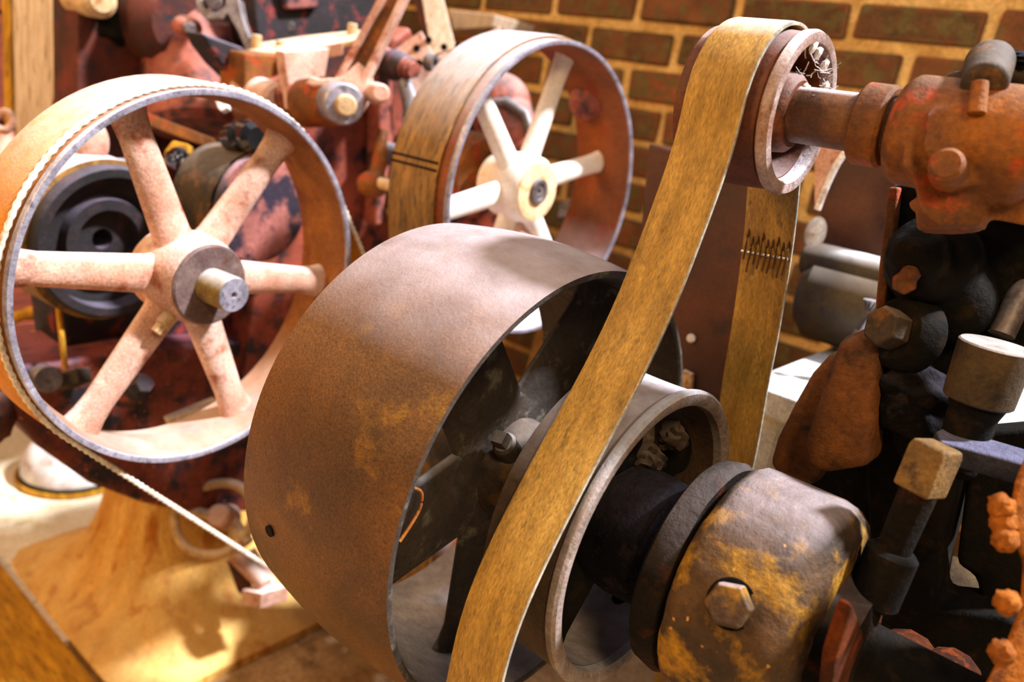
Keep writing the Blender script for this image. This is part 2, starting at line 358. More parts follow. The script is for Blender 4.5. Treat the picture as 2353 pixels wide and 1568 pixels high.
bp_ = at(1632, 1425, 'x', cC.x+.046); d = Vector((0, bp_.y-cC.y, bp_.z-cC.z)).normalized(); q = Vector((cC.x+.046, cC.y, cC.z))
d = (d+Vector((.12, -.15, .25))).normalized()
mb = MB(); mb.cyl(q+d*.105, q+d*.119, .026, .021, seg=28); mb.build('bolt_seat', 'oily_black', cp)
mb = MB(); mb.hexa(q+d*.112, q+d*.136, .0195, 6, up=Vector((1, .3, .2))); mb.build('bolt', 'coupling_iron', cp, bevel=.0015)
mb = MB(); mb.lathe(frame(V(-.132, SHY, SHZ)), [(0, .029), (0, .062), (.03, .055), (.036, .029)], 48); mb.build('collar', 'flange_dark', cp, disp=.003)
# rusty guard strip right of the coupling
poly = [at(*q, 'x', V(-.11, 0, 0).x) for q in ((1925, 1370), (1955, 1440), (1968, 1568), (1968, 1640), (1870, 1640), (1885, 1500))]
mb = MB(); mb.prism(poly, (.012, 0, 0)); tag(mb.build('rust_stay', 'stay_rust', bevel=.004), 'rust red curved metal stay standing right of the coupling', 'bracket')

# ================================================================== TOP PULLEY ON SHORT SHAFT
cU = V(-.3054, .783, .0257); fU = frame(cU); RU = .0757
up = thing('crowned_pulley', 'small pulley high up at the top of the long slanting belt, pale dusty face ring', 'pulley', cU)
mb = MB(); mb.lathe(fU, [(-.098, RU-.014), (-.098, RU-.002)]+[(-.098+.084*k/8, RU-.002+.002*math.sin(PI*k/8)) for k in range(9)]+[(-.0125, RU-.004), (-.0125, RU-.014)], 120)
mb.build('drum', 'pulley_brown', up)
mat('dusty_face', '#86695a', '#b3a2a0', '#7a5a48', scale=24, rough=.8, bump=.5, bscale=150, dust='#ece8f0', damt=.9)
mb = MB(); mb.lathe(fU, [(-.0125, RU-.003), (-.010, RU+.0005), (-.004, RU+.001), (0, RU-.001), (.0005, RU-.005), (0, RU-.0105), (-.003, RU-.0125), (-.0125, RU-.0125)], 120)
mb.build('face_ring', 'dusty_face', up)
spokes(up, fU, -.05, 4, 38, .02, RU-.012, .020, .017, .012, .009, 'pulley_brown', flare=1.5)
mb = MB(); mb.lathe(fU, [(-.085, .018), (-.085, .033), (-.04, .040), (-.012, .037), (-.006, .031), (-.006, .018)], 48); mb.build('hub', 'pulley_brown', up)
mb = MB(); mb.cyl(V(-.41, .783, .0257), V(-.08, .783, .0257), .0262, bev=.002)
mat('shaft_brown', '#4a3020', '#6b4628', '#7a5230', scale=22, rough=.5, bump=.3, bscale=140, dust='#e6dfe4', damt=1., dlo=.8)
tag(mb.build('short_shaft', 'shaft_brown'), 'stout brown shaft with dusty white top running from the top pulley into its orange bearing', 'shaft')
cb_ = thing('cobweb', 'white wispy cobweb strung between top pulley rim and its shaft', 'cobweb', at(1880, 180, 'x', cU.x))
for k in range(30):
    a = at(random.uniform(1840, 1905), random.uniform(105, 215), 'x', cU.x+random.uniform(-.012, .02)); b = a+Vector((random.uniform(-.01, .016), random.uniform(-.01, .01), random.uniform(-.010, .010)))
    if k == 0: WEB = MB()
    WEB.tube([a, (a+b)/2+Vector((0, 0, -.002)), b], .00022, 4)
for q in ((1868, 108), (1880, 122), (1895, 150), (1897, 200), (1890, 220), (1852, 205)):
    WEB.ball(at(*q, 'x', cU.x-.002), .0035, n=2, rough=.9, sz=(1, 1.2, 1.6))
WEB.build('strands', 'cotton', cb_)['kind'] = 'stuff'

# bearing bracket (remeshed casting)
br = thing('bearing_bracket', 'rusty orange cast bearing bracket at upper right carrying the short shaft', 'bearing', V(-.16, .783, .02))
X0 = V(-.252, 0, 0).x
mb = MB(); mb.cyl(V(-.252, .783, .0257), V(-.2245, .783, .0257), .0365, bev=.003, seg=48); mb.build('collar', 'rust_orange', br)
mb = MB()
mb.cyl(V(-.219, .783, .0257), V(-.10, .783, .0257), .0475, bev=.010, seg=40)
def rpr(pts, d, th):
    P = [dp(*q, d) for q in pts]; c = sum(P, Vector())/len(P); mb.prism(P, (c-EYE).normalized()*th)
rpr(((2085, 300), (2130, 250), (2300, 240), (2330, 330), (2300, 430), (2255, 515), (2160, 525), (2115, 490), (2100, 420), (2070, 380)), .665, .05)
rpr(((2130, 250), (2290, 230), (2322, 290), (2300, 370), (2250, 425), (2190, 435), (2150, 400), (2120, 340)), .645, .03)
mb.box(V(-.12, .86, -.005), (.05, .16, .06))
mb.cyl(dp(2190, 455, .69), dp(2185, 530, .69), .030, .026, seg=40)
mb.build('housing', 'rust_orange', br, remesh=.0026)
mb = MB(); mb.cyl(dp(2182, 400, .66), dp(2174, 376, .632), .0155, .0135, seg=32, bev=.003); mb.build('bolt_head', 'rust_orange', br)
mb = MB(); mb.cyl(dp(2190, 462, .70), dp(2186, 490, .70), .034, .033, seg=40, bev=.004); mb.build('lower_ring', 'rust_orange', br)
mb = MB(); mb.cyl(dp(2275, 140, .68), dp(2262, 195, .64), .0195, .0175, seg=40, bev=.003); mb.ball(dp(2335, 170, .69), .024, sz=(1.4, .8, .7), rough=.2); mb.cyl(dp(2215, 175, .70), dp(2205, 215, .70), .014, seg=24)
mb.build('oiler_cap', 'dark_iron', br, remesh=.002)
mb = MB(); mb.tube([dp(2253, 188, .632), dp(2243, 262, .632)], [.0062, .0072], 14); mb.build('oiler_pin', 'rust_orange', br, bevel=.001)
mb = MB(); mb.ball(dp(2325, 140, .68), .012, sz=(1.6, 1, .6), rough=.5, n=4); mb.build('grease_lump', 'fluff_black', br)

# long slanting belt around the top pulley
fu = frame(Vector((cU.x, 0, H)))
def yz(px, py, xr): v = at(px, py, 'x', EYE.x+xr); return Vector((v.y, v.z-H))
FR = [(.700, -.02), (.683, -.085), (.655, -.165), (.618, -.235), (.558, -.325), (.515, -.40), (.495, -.46), (.489, -.53)]
BK = [(.866, .0), (.909, -.104), (.938, -.21), (.955, -.30), (.975, -.39), (.985, -.5)]
fr0 = frame(Vector((0, 0, H)))
top = arc((.783, .0257), RU+.0045, 178, 5, 22)
path = [Vector((.487, -.60)), ]+[Vector(p) for p in FR[::-1]]+top+[Vector(p) for p in BK]
path = cat(path, 4)
lo = arc((.735, -1.1), .24, 10, -190, 20)
path = path+cat([path[-1], Vector((.978, -.8)), lo[0]], 6)[1:]+lo[1:]
path = path+cat([path[-1], Vector((.49, -.85)), path[0]], 5)[1:-1]
tw = []
mb = ribbon(fr0, path, -.3895, -.330, .0042)
tag(mb.build('slanting_belt', 'belt_leather'), 'long tan belt slanting across the foreground, looped over the top pulley', 'belt')
mb = ribbon(fr0, path, -.3303, -.3288, .0030); mb.build('selvedge', 'belt_edge', bpy.data.objects['slanting_belt'])
# second drive pulley low down that the belt returns on
cD = V(-.325, .735, -1.1); fD = frame(cD)
lowp = thing('drive_pulley', 'low drive pulley under the slanting belt, mostly out of view', 'pulley', cD)
mb = MB(); mb.lathe(fD, [(-.10, .225), (-.10, .237), (0, .237), (0, .225)], 96); mb.build('rim', 'big_iron', lowp)
spokes(lowp, fD, -.05, 5, 10, .03, .227, .03, .025, .014, .012, 'inner_iron')
mb = MB(); mb.cyl(V(-.45, .735, -1.1), V(-.20, .735, -1.1), .035); mb.build('hub', 'dark_iron', lowp)

# laced joint on the far run of the slanting belt (front skin of the far run)
belt = bpy.data.objects['slanting_belt']; ORGB = ORG[belt.name]
def bkp(px, py):      # a point just in front of the far run
    r = ray(px, py)
    best = None
    for k in range(len(BK)-1):
        a, b = BK[k], BK[k+1]
        # ray hits plane through the segment
        n = Vector((0, -(b[1]-a[1]), (b[0]-a[0]))); t = (n.y*a[0]+n.z*a[1])/(n.y*r.y+n.z*r.z); p = r*t
        if min(a[1], b[1])-1e-4 <= p.z <= max(a[1], b[1])+1e-4: best = p
    return (best or r)+EYE
class _P: pass
def lace():
    root = belt; n = 9
    for k in range(n):
        f = k/(n-1); xx = -.3335-.050*f
        x = EYE.x+xx
        # joint height
        zc = -.128-.004*math.sin(k*2.1); yc = .909+(.938-.909)*(zc+.104)/(-.106)
        a = Vector((x, yc-.006, H+zc+.023+.004*math.sin(k*1.7))); b = Vector((x+.0015, yc-.0075, H+zc)); c = Vector((x-.0005, yc-.0015, H+zc-.020-.004*math.sin(k*2.9)))
        m = MB(); m.tube([a, (a+b)/2+Vector((0, -.001, 0)), b, (b+c)/2+Vector((0, -.0005, 0)), c], .0014, 6)
        o = m.build('lacing_stitch', 'lacing', root)
    m = MB(); m.tube([Vector((EYE.x-.331, .912, H-.128)), Vector((EYE.x-.388, .912, H-.132))], .0018, 8); m.build('joint_pin', 'lacing_bright', root)
lace()

# ================================================================== LEFT SPOKED WHEEL
YL = .0889; s = 1.15
cL = V(-.94174*s, .55394*s, -.29869*s); fL = frame(cL, YL); RL = .2875
lw = thing('spoked_wheel', 'large dusty pink six spoked wheel at left, shaft end poking out towards the viewer', 'wheel', cL)
mb = MB(); mb.lathe(fL, [(-.004, RL-.009), (-.03, RL-.012), (-.06, RL-.018), (-.09, RL-.013), (-.118, RL-.009), (-.122, RL-.003), (-.118, RL), (-.02, RL), (-.016, RL-.004), (-.012, RL-.0005)], 160)
mb.build('rim', 'wheel_inner', lw)
mb = MB(); mb.lathe(fL, [(-.0125, RL-.001), (-.004, RL), (0, RL-.001), (.0005, RL-.005), (0, RL-.0085), (-.005, RL-.0095)], 160, closed=False); mb.build('rim_edge', 'worn_steel', lw)
spokes(lw, fL, -.062, 6, 112.8, .035, RL-.014, .031, .0225, .019, .015, 'dusty_pink', flare=1.45, seg=20)
mb = MB(); mb.lathe(fL, [(-.13, .028), (-.128, .055), (-.11, .066), (-.06, .071), (-.02, .067), (-.004, .063), (-.004, .028)], 64); mb.build('hub', 'dusty_pink', lw)
mb = MB(); mb.lathe(fL, [(-.006, .028), (-.006, .0615), (-.001, .063), (.002, .060), (.002, .028)], 64); mb.build('hub_face', 'hub_grey', lw)
q = fL @ Vector((-.03, -.045, -.048)); d = (fL.to_3x3() @ Vector((0, -.68, -.73)))
mb = MB(); mb.cyl(q, q+d*.022, .011, bev=.002); mb.hexa(q+d*.018, q+d*.036, .0085, 4); mb.build('set_screw', 'dusty_cream', lw, bevel=.001)
sh = thing('wheel_shaft', 'bright steel shaft with a centre hole poking from the hub of the left spoked wheel', 'shaft', cL)
mat('brass_steel', '#8a7444', '#b49a5c', '#6f6a66', scale=16, rough=.45, metal=.2, bump=.15, dust='#e2dfe6', damt=.8)
mb = MB(); mb.lathe(fL, [(-.15, .0001), (-.15, .027), (.052, .027), (.0572, .0255)], 48, closed=False); mb.build('bar', 'brass_steel', sh)
mb = MB(); mb.lathe(fL, [(.0565, .0258), (.0572, .0255), (.0574, .005), (.050, .0045), (.050, .0001)], 48, closed=False); mb.build('end_face', 'worn_steel', sh)
mat('centre_rust', '#a0602c', '#7a3c18'); mb = MB(); mb.lathe(fL, [(.0505, .0001), (.0505, .0045)], 24, closed=False); mb.cyl(fL @ Vector((.048, 0, 0)), fL @ Vector((.0515, 0, 0)), .0044); mb.build('centre_hole', 'centre_rust', sh)
pth = tangents((0, 0), RL+.003, (.69, -.83), .19)
mb = ribbon(fL, pth, -.117, -.021, .006)
bl = mb.build('wheel_belt', 'belt_tan'); tag(bl, 'tan belt with white woven edge wrapped round the large left wheel', 'belt')
m = MB(); N_ = len(pth); L_ = 0; rows = []
edge = []
for i in range(N_):
    a, b = pth[i], pth[(i+1) % N_]; dd = (b-a).length; kk = max(1, int(dd/.0055))
    for j in range(kk): edge.append(a.lerp(b, j/kk))
for i, p in enumerate(edge):
    a, b = edge[i-1], edge[(i+1) % len(edge)]; t = (b-a).normalized(); nn = Vector((t.y, -t.x))
    r_ = .0036+(.0013 if i % 2 else -.0005)
    rows.append([fL @ Vector((-.020+r_*.9*math.cos(2*PI*k/8), p.x+nn.x*(.0005+r_*math.sin(2*PI*k/8)), p.y+nn.y*(.0005+r_*math.sin(2*PI*k/8)))) for k in range(8)])
m.grid(rows, closed_v=True); m.build('woven_edge', 'woven', bl)
ORG_ = fL @ Vector((0, .69, -.83))
rp = thing('return_pulley', 'low pulley the left wheel belt runs back to, mostly hidden', 'pulley', ORG_); fR = frame(ORG_, YL)
mb = MB(); mb.lathe(fR, [(-.125, .175), (-.125, .187), (-.015, .187), (-.015, .175)], 72); mb.build('rim', 'wheel_inner', rp)
spokes(rp, fR, -.07, 5, 30, .02, .178, .022, .018, .012, .010, 'wheel_inner')
mb = MB(); mb.cyl(fR @ Vector((-.14, 0, 0)), fR @ Vector((0, 0, 0)), .032); mb.build('hub', 'dark_iron', rp)

# ================================================================== MIDDLE SPOKED WHEEL
cM = V(-.83389*s, 1.11582*s, -.15023*s); fM = frame(cM); RM = .2875
mw = thing('flywheel', 'white dusty spoked wheel standing in front of the brick wall, hub face cream coloured', 'wheel', cM)
mb = MB(); mb.lathe(fM, [(-.003, RM-.008), (-.03, RM-.010), (-.07, RM-.015), (-.11, RM-.010), (-.148, RM-.008), (-.150, RM-.003), (-.146, RM), (-.01, RM)], 160)
mat('wheel_rust', '#70401c', '#8f5224', '#8a3618', scale=8, rough=.7, bump=.3, dust='#e8e4ea', damt=.95); mb.build('rim', 'wheel_rust', mw)
mb = MB(); mb.lathe(fM, [(-.012, RM-.0005), (-.004, RM), (0, RM-.001), (.0005, RM-.004), (0, RM-.0075), (-.004, RM-.0085)], 160, closed=False); mb.build('rim_edge', 'worn_steel', mw)
mat('white_spoke', '#ecdccf', '#fbf3ec', '#d8b498', scale=12, rough=.85, dust='#fdfbfa', damt=1., t3=.7, gm=.1, gr=.3)
spokes(mw, fM, -.085, 6, 13, .03, RM-.012, .0255, .020, .018, .015, 'white_spoke', flare=1.25, seg=20)
mb = MB(); mb.lathe(fM, [(-.15, .028), (-.15, .056), (-.12, .066), (-.07, .070), (-.045, .066), (-.037, .060), (-.037, .028)], 64); mb.build('hub', 'white_spoke', mw)
mat('cream_face', '#e8c498', '#f6deba', '#c8966a', scale=20, rough=.8, gm=.15); mb = MB(); mb.lathe(fM, [(-.039, .027), (-.039, .058), (-.034, .0595), (-.033, .057), (-.033, .027)], 64); mb.build('hub_face', 'cream_face', mw)
cm = fM @ Vector((-.03, -.03, .05))
mb = MB(); mb.lathe(fM, [(-.5, .0001), (-.5, .026), (-.029, .026), (-.027, .0245), (-.027, .017), (-.030, .016), (-.030, .006), (-.034, .005), (-.034, .0001)], 40, closed=False)
so_ = thing('flywheel_shaft', 'grey shaft end with dark centre hole inside the cream hub of the middle wheel', 'shaft', cM)
mb.build('bar', 'grey_steel', so_)
a = math.radians(42); q = fM @ Vector((-.10, (RM-.018)*math.cos(a), (RM-.018)*math.sin(a))); d = Vector((0, -math.cos(a), -math.sin(a)))
mb = MB(); mb.cyl(q-d*.01, q+d*.022, .040, .033, seg=32, bev=.008); mb.build('balance_lug', 'red_pink', mw)
mb = MB(); mb.lathe(fM, [(-.30, .028), (-.30, .08), (-.285, .09), (-.20, .09), (-.18, .08), (-.17, .03)], 64)
tag(mb.build('eccentric_drum', 'rust_orange'), 'round ochre iron drum on the shaft behind the middle spoked wheel', 'drum')
pthM = tangents((0, 0), RM+.0035, (.0, -.85), .15)
mb = ribbon(fM, pthM, -.148, -.030, .006)
mbelt = mb.build('flywheel_belt', 'belt_old'); tag(mbelt, 'worn brown belt with a seam, wrapped round the middle spoked wheel', 'belt')
for aa in (171.5, 174):
    a = math.radians(aa); e = Vector((0, math.cos(a), math.sin(a)))
    mb = MB(); mb.tube([fM @ (Vector((-.147, 0, 0))+e*(RM+.0068)), fM @ (Vector((-.032, 0, 0))+e*(RM+.0068))], .0022, 8); mb.build('seam', 'oily_black', mbelt)
oM = fM @ Vector((0, 0, -.85)); lp2 = thing('lower_pulley', 'low pulley carrying the belt of the middle wheel, hidden by the broad pulley', 'pulley', oM); f2 = frame(oM)
mb = MB(); mb.lathe(f2, [(-.15, .135), (-.15, .146), (-.02, .146), (-.02, .135)], 64); mb.build('rim', 'wheel_rust', lp2)
mb = MB(); mb.lathe(f2, [(-.10, .02), (-.10, .137), (-.08, .137), (-.08, .02)], 64); mb.build('web', 'wheel_rust', lp2)

# ================================================================== BACKGROUND RED MACHINE
def rel(obj, *pts): return pts
XV = Vector((1, 0, 0)); YV = Vector((0, 1, 0)); ZV = Vector((0, 0, 1))
def poly_at(pts, ax, val): return [at(*q, ax, val) for q in pts]
BX = -1.62      # plane of the big side casting (relative X)
rm = thing('red_machine', 'big dark red cast iron machine body standing behind the left spoked wheel', 'machine', V(-1.6, .9, -1.5))
def rprism(name, pts, ax, val, off, m, bev=.008, root=None, **k):
    mb = MB(); mb.prism(poly_at(pts, ax, val), off); return mb.build(name, m, root or rm, bevel=bev, **k)
# back housing and the large rounded red tank
rprism('back_housing', [(176, -60), (176, 240), (150, 420), (520, 420), (890, 380), (890, -60)], 'x', -2.05, (-.25, 0, 0), 'red_dark')
mb = MB(); mb.cyl(dp(455, 300, 2.0), dp(420, -60, 2.0), .125, .10, seg=40, bev=.02); mb.build('tank', 'red_pink', rm)
mb = MB(); mb.cyl(dp(330, 40, 2.02), dp(425, 55, 1.90), .115, .11, seg=40, bev=.03); mb.build('dished_cover', 'red_dark', rm)
mb = MB(); mb.ball(dp(430, 62, 1.84), .036, sz=(1, .9, .7)); mb.build('cover_boss', 'red_pink', rm)
mb = MB(); mb.hexa(dp(432, 62, 1.84), dp(437, 66, 1.78), .014); mb.build('bolt', 'grey_steel', rm)
rprism('cylinder_block', [(575, -60), (878, -60), (850, 66), (700, 92), (592, 104)], 'x', -1.82, (-.15, 0, 0), 'black_red', bev=.01)
for q in ((592, 48), (664, 58), (640, 34)): mb = MB(); mb.hexa(dp(*q, 2.03), dp(q[0]+4, q[1]+4, 1.99), .013); mb.build('bolt', 'grey_steel', rm)
rprism('pink_patch_plate', [(640, -40), (760, -40), (735, 20), (660, 24)], 'x', -1.80, (-.02, 0, 0), 'mottled_pink')
# main frame casting below the connecting rod
rprism('main_frame', [(640, 210), (700, 170), (870, 200), (905, 90), (945, 60), (985, 200), (905, 330), (880, 420), (910, 600), (860, 760), (560, 900), (600, 520), (660, 330)], 'x', -1.52, (-.14, 0, 0), 'red_paint', bev=.012)
rprism('frame_rib', [(868, 110), (905, 110), (905, 330), (878, 520), (862, 520), (872, 330)], 'x', -1.46, (-.05, 0, 0), 'red_pink')
rprism('dark_recess', [(560, 120), (660, 125), (668, 250), (640, 330), (600, 300), (560, 220)], 'x', -1.60, (-.1, 0, 0), 'rust_orange')
rprism('rib_web', [(650, 118), (760, 110), (745, 190), (705, 225), (668, 256)], 'x', -1.50, (-.03, 0, 0), 'dusty_pink', bev=.004)
mb = MB(); mb.cyl(dp(605, 168, 1.86), dp(612, 166, 1.80), .026, seg=24); mb.build('recess_hole', 'oily_black', rm)
rprism('neck', [(465, 75), (560, 110), (640, 200), (600, 250), (545, 185), (510, 150), (480, 110)], 'x', -1.66, (-.08, 0, 0), 'black_red')
mb = MB(); mb.cyl(dp(560, 215, 1.78), dp(640, 235, 1.72), .046, .040, seg=32, bev=.008); mb.build('bearing_cap', 'dusty_pink', rm)
mb = MB(); mb.cyl(dp(700, 238, 1.70), dp(775, 232, 1.64), .050, seg=36, bev=.004); mb.build('pin_boss', 'rust_orange', rm)
# base with bolt and lower flange
rprism('gear_case', [(150, 560), (330, 420), (560, 470), (700, 560), (760, 700), (640, 860), (560, 900), (250, 985), (150, 830), (128, 640)], 'x', -1.62, (-.16, 0, 0), 'black_red', bev=.015)
rprism('base_casting', [(20, 850), (150, 830), (300, 800), (620, 780), (600, 1020), (640, 1180), (420, 1180), (330, 1160), (210, 1115), (90, 1030), (30, 960)], 'x', -1.55, (-.2, 0, 0), 'base_mottle', bev=.015)
mb = MB(); mb.cyl(dp(285, 905, 1.62), dp(322, 888, 1.54), .030, .027, seg=28, bev=.005); mb.hexa(dp(322, 888, 1.54), dp(335, 882, 1.51), .018); mb.build('base_bolt', 'black_red', rm)
mb = MB(); mb.prism(poly_at([(385, 965), (500, 918), (515, 985), (395, 985)], 'x', -1.40), (-.02, 0, 0)); mb.build('wooden_wedge', 'wood_pale', rm, bevel=.003)
# dark round gear housings seen through the spokes
mb = MB(); fr = frame(at(262, 560, 'x', -1.5), .09)
mb.lathe(fr, [(-.16, .02), (-.16, .140), (0, .145), (.006, .140), (.006, .125), (-.03, .122), (-.035, .085), (-.015, .08), (-.015, .06), (-.04, .055), (-.04, .02)], 64); mb.build('bell_housing', 'sooty', rm)
mb = MB(); mb.lathe(fr, [(-.15, .143), (-.15, .154), (-.02, .154), (-.02, .143)], 64); mb.build('brass_band', 'belt_old', rm)
fr = frame(at(600, 478, 'x', -1.36), .12)
mb = MB(); mb.lathe(fr, [(-.13, .02), (-.13, .105), (-.012, .108), (-.012, .02)], 56); mb.build('black_drum', 'dark_iron', rm)
mb = MB(); mb.lathe(fr, [(-.012, .0005), (-.012, .100), (-.002, .108), (.010, .105), (.012, .09), (.008, .0005)], 56); mb.build('drum_face', 'mottled_pink', rm)
# ledge plate, rod, lever
lev = thing('forked_lever', 'grey blue cast lever with an open ring eye at the top of the red machine', 'lever', dp(520, 60, 1.8))
pl = [(448, -8), (452, 22), (475, 45), (512, 44), (522, 30), (548, 75), (565, 118), (590, 118), (572, 80), (556, 35), (548, -10), (520, -14), (516, 14), (495, 28), (470, 18), (462, -8)]
mb = MB(); mb.prism([dp(*q, 1.80) for q in pl], FW*.04); mb.build('arm', 'grey_steel', lev, bevel=.003)
mb = MB(); mb.cyl(dp(490, -5, 1.86), dp(492, 4, 1.79), .018, bev=.003); mb.build('pin', 'grey_steel', lev)
led = thing('ledge_plate', 'pale narrow metal ledge plate with small screws beside the connecting rod', 'plate', dp(700, 100, 1.78))
mb = MB(); mb.prism([dp(*q) for q in ((560, 118, 1.78), (650, 122, 1.74), (835, 88, 1.72), (845, 66, 1.84), (700, 82, 1.90), (580, 100, 1.88))], ZV*-.012); mb.build('plate', 'dusty_cream', led, bevel=.003)
mb = MB(); mb.prism([dp(*q) for q in ((648, 122, 1.738), (790, 96, 1.72), (790, 86, 1.80), (648, 108, 1.82))], ZV*-.028); mb.build('scale_block', 'dusty_pink', led, bevel=.002)
for q in ((590, 86), (645, 100), (810, 60)):
    p = dp(*q, 1.8); mb = MB(); mb.cyl(p-ZV*.03, p+ZV*.006, .011, bev=.002, seg=20); mb.build('screw', 'dusty_cream', led)
cr = thing('connecting_rod', 'long pale fluted rod rising to the top edge from a round pin end', 'rod', dp(785, 232, 1.6))
a, b = dp(800, 205, 1.62), dp(925, -40, 1.58); ax = (b-a).normalized(); side = (ax.cross(FW)).normalized(); dpth = ax.cross(side).normalized()
def ibeam(w0, w1, f0, f1):
    for sgn in (-1, 1):
        mb = MB(); rows = []
        for p, w in ((a, w0), (b, w1)):
            c = p+side*sgn*(w*.5-.006)
            rows.append([c+side*x+dpth*y for x, y in ((-.007, -.016), (.007, -.016), (.007, .016), (-.007, .016))])
        mb.grid(rows, caps=True); mb.build('flange', 'dusty_pink', cr, bevel=.004)
    mb = MB(); mb.grid([[p+side*x*w+dpth*y for x, y in ((-.4, -.004), (.4, -.004), (.4, .004), (-.4, .004))] for p, w in ((a, w0), (b, w1))], caps=True); mb.build('web', 'rust_orange', cr)
ibeam(.060, .046, 0, 0)
mb = MB(); pts = [dp(*q, 1.60) for q in ((700, 192), (712, 172), (735, 180), (785, 176), (822, 140), (850, 165), (838, 225), (820, 250), (806, 205), (770, 194), (720, 200))]
mb.prism(pts, FW*.05); mb.build('rod_foot', 'dusty_pink', cr, remesh=.003)
mb = MB(); mb.cyl(dp(760, 230, 1.66), dp(792, 240, 1.56), .040, seg=40, bev=.004); mb.build('pin_washer', 'worn_steel', cr)
mb = MB(); mb.cyl(dp(790, 242, 1.57), dp(797, 243, 1.545), .021, seg=28, bev=.004); mb.build('pin_nut', 'dusty_cream', cr)
mb = MB(); mb.cyl(dp(862, 215, 1.62), dp(876, 214, 1.56), .022, .018, seg=28, bev=.004); mb.build('side_boss', 'dusty_pink', cr)
# grease knob with stem
gk = thing('grease_knob', 'round tan knob with a short rod on the red frame left of the middle wheel', 'knob', dp(850, 420, 1.6))
mb = MB(); mb.ball(dp(856, 424, 1.60), .032, sz=(1, 1, .85)); mb.build('ball', 'rust_orange', gk)
mb = MB(); mb.cyl(dp(870, 420, 1.59), dp(908, 430, 1.54), .012, bev=.003, seg=20); mb.build('stem', 'dusty_cream', gk)
mb = MB(); mb.cyl(dp(866, 400, 1.62), dp(880, 300, 1.62), .016, .010, seg=20); mb.build('neck', 'rust_orange', gk)
# perforated plate and fittings between rod and wheel
pp = thing('perforated_plate', 'pinkish grey metal plate with dark holes right of the connecting rod', 'plate', dp(950, 140, 1.8))
mb = MB(); mb.prism([dp(*q, 1.84) for q in ((905, 115), (968, 70), (1000, 130), (1150, 60), (1155, 110), (1000, 200), (985, 215), (925, 225))], FW*.03); mb.build('plate', 'dusty_pink', pp, bevel=.003)
for q in ((957, 111), (963, 145), (985, 92), (1020, 108), (1052, 105)):
    mb = MB(); mb.cyl(dp(*q, 1.85), dp(*q, 1.835), .008, seg=16); mb.build('hole', 'oily_black', pp)
vk = thing('valve_knob', 'purplish ribbed round fitting on the plate right of the connecting rod', 'knob', dp(925, 150, 1.75))
mb = MB(); mb.cyl(dp(905, 150, 1.80), dp(932, 155, 1.72), .034, .026, seg=28, bev=.006); mb.build('cap', 'black_red', vk)
for k in range(3): mb = MB(); mb.cyl(dp(932+k*8, 156+k*2, 1.72-.01*k), dp(937+k*8, 158+k*2, 1.715-.01*k), .022-.003*k, seg=24); mb.build('rib', 'red_pink', vk)
mb = MB(); mb.tube([dp(930, 190, 1.74), dp(945, 235, 1.72), dp(940, 270, 1.72)], [.016, .02, .014], 12); mb.build('spout', 'grey_steel', vk)
mb = MB(); fr = Matrix.Translation(dp(1000, 145, 1.76)) @ Matrix.Rotation(.2, 4, 'Z'); mb.lathe(fr, [(0, .010), (0, .018), (-.02, .020), (-.02, .010)], 28)
tag(mb.build('ring_nut', 'grey_steel'), 'small grey ring nut left of the middle wheel rim', 'nut')
bd = thing('belt_drum', 'pink red drum edge with black gap just left of the middle wheel belt', 'drum', at(985, 420, 'x', -1.45)); fr = frame(at(1050, 425, 'x', -1.50))
mb = MB(); mb.lathe(fr, [(-.06, .02), (-.06, .16), (-.005, .163), (0, .16), (0, .02)], 64); mb.build('drum', 'red_pink', bd)
mb = MB(); mb.lathe(fr, [(-.075, .02), (-.075, .182), (-.065, .185), (-.06, .182), (-.06, .02)], 64); mb.build('flange', 'oily_black', bd)
# planks above
pk = MB(); pk.prism([dp(*q, 1.95) for q in ((962, -40), (1010, -40), (1048, 112), (992, 128))], FW*.05)
tag(pk.build('timber_brace', 'wood_pale', bevel=.003), 'pale slanting timber brace at top centre, left of the brick wall', 'timber')
pk = MB(); pk.prism([dp(*q, 2.0) for q in ((940, -40), (962, -40), (1000, 128), (985, 124))], FW*.05)
tag(pk.build('iron_strip', 'red_dark', bevel=.003), 'dark red strip along the left side of the slanting timber brace', 'bar')
pk = MB(); pk.prism(poly_at([(1030, 22), (1138, 34), (1130, 62), (1042, 68)], 'y', 1.86), (0, .2, 0))
tag(pk.build('timber_end', 'wood_pale', bevel=.003), 'short pale horizontal timber end touching the brick wall corner', 'timber')
# pink castings seen through the middle wheel
pc_ = thing('pink_housing', 'pink lobed casting seen between the spokes of the middle wheel', 'casing', V(-1.45, 1.6, -.1))
mb = MB(); mb.ball(dp(1150, 250, 1.95), .085, sz=(.9, .9, 1)); mb.cyl(dp(1165, 260, 1.92), dp(1185, 330, 1.9), .062, seg=28); mb.ball(dp(1188, 325, 1.9), .060); mb.build('lobe', 'red_pink', pc_, remesh=.005)
mb = MB(); mb.tube([dp(1120, 240, 1.88), dp(1165, 235, 1.85), dp(1205, 262, 1.84), dp(1218, 300, 1.84)], .012, 12); mb.build('band', 'grey_steel', pc_)
mb = MB(); mb.cyl(dp(1130, 350, 1.96), dp(1130, 560, 1.96), .04, seg=24); mb.build('post', 'red_pink', pc_)
bb2 = MB(); bb2.prism([dp(*q, 2.02) for q in ((1020, 230), (1110, 230), (1130, 480), (1140, 620), (940, 620))], FW*.05); tag(bb2.build('backing_plate', 'black_red', bevel=.004), 'near black plate behind the left spokes of the middle wheel', 'plate')
rl = thing('roller_pair', 'two short pink rollers under the hub of the middle wheel', 'roller', dp(1150, 520, 1.75))
mb = MB(); mb.cyl(dp(1085, 512, 1.78), dp(1150, 512, 1.72), .034, seg=28, bev=.008); mb.build('roller', 'red_pink', rl)
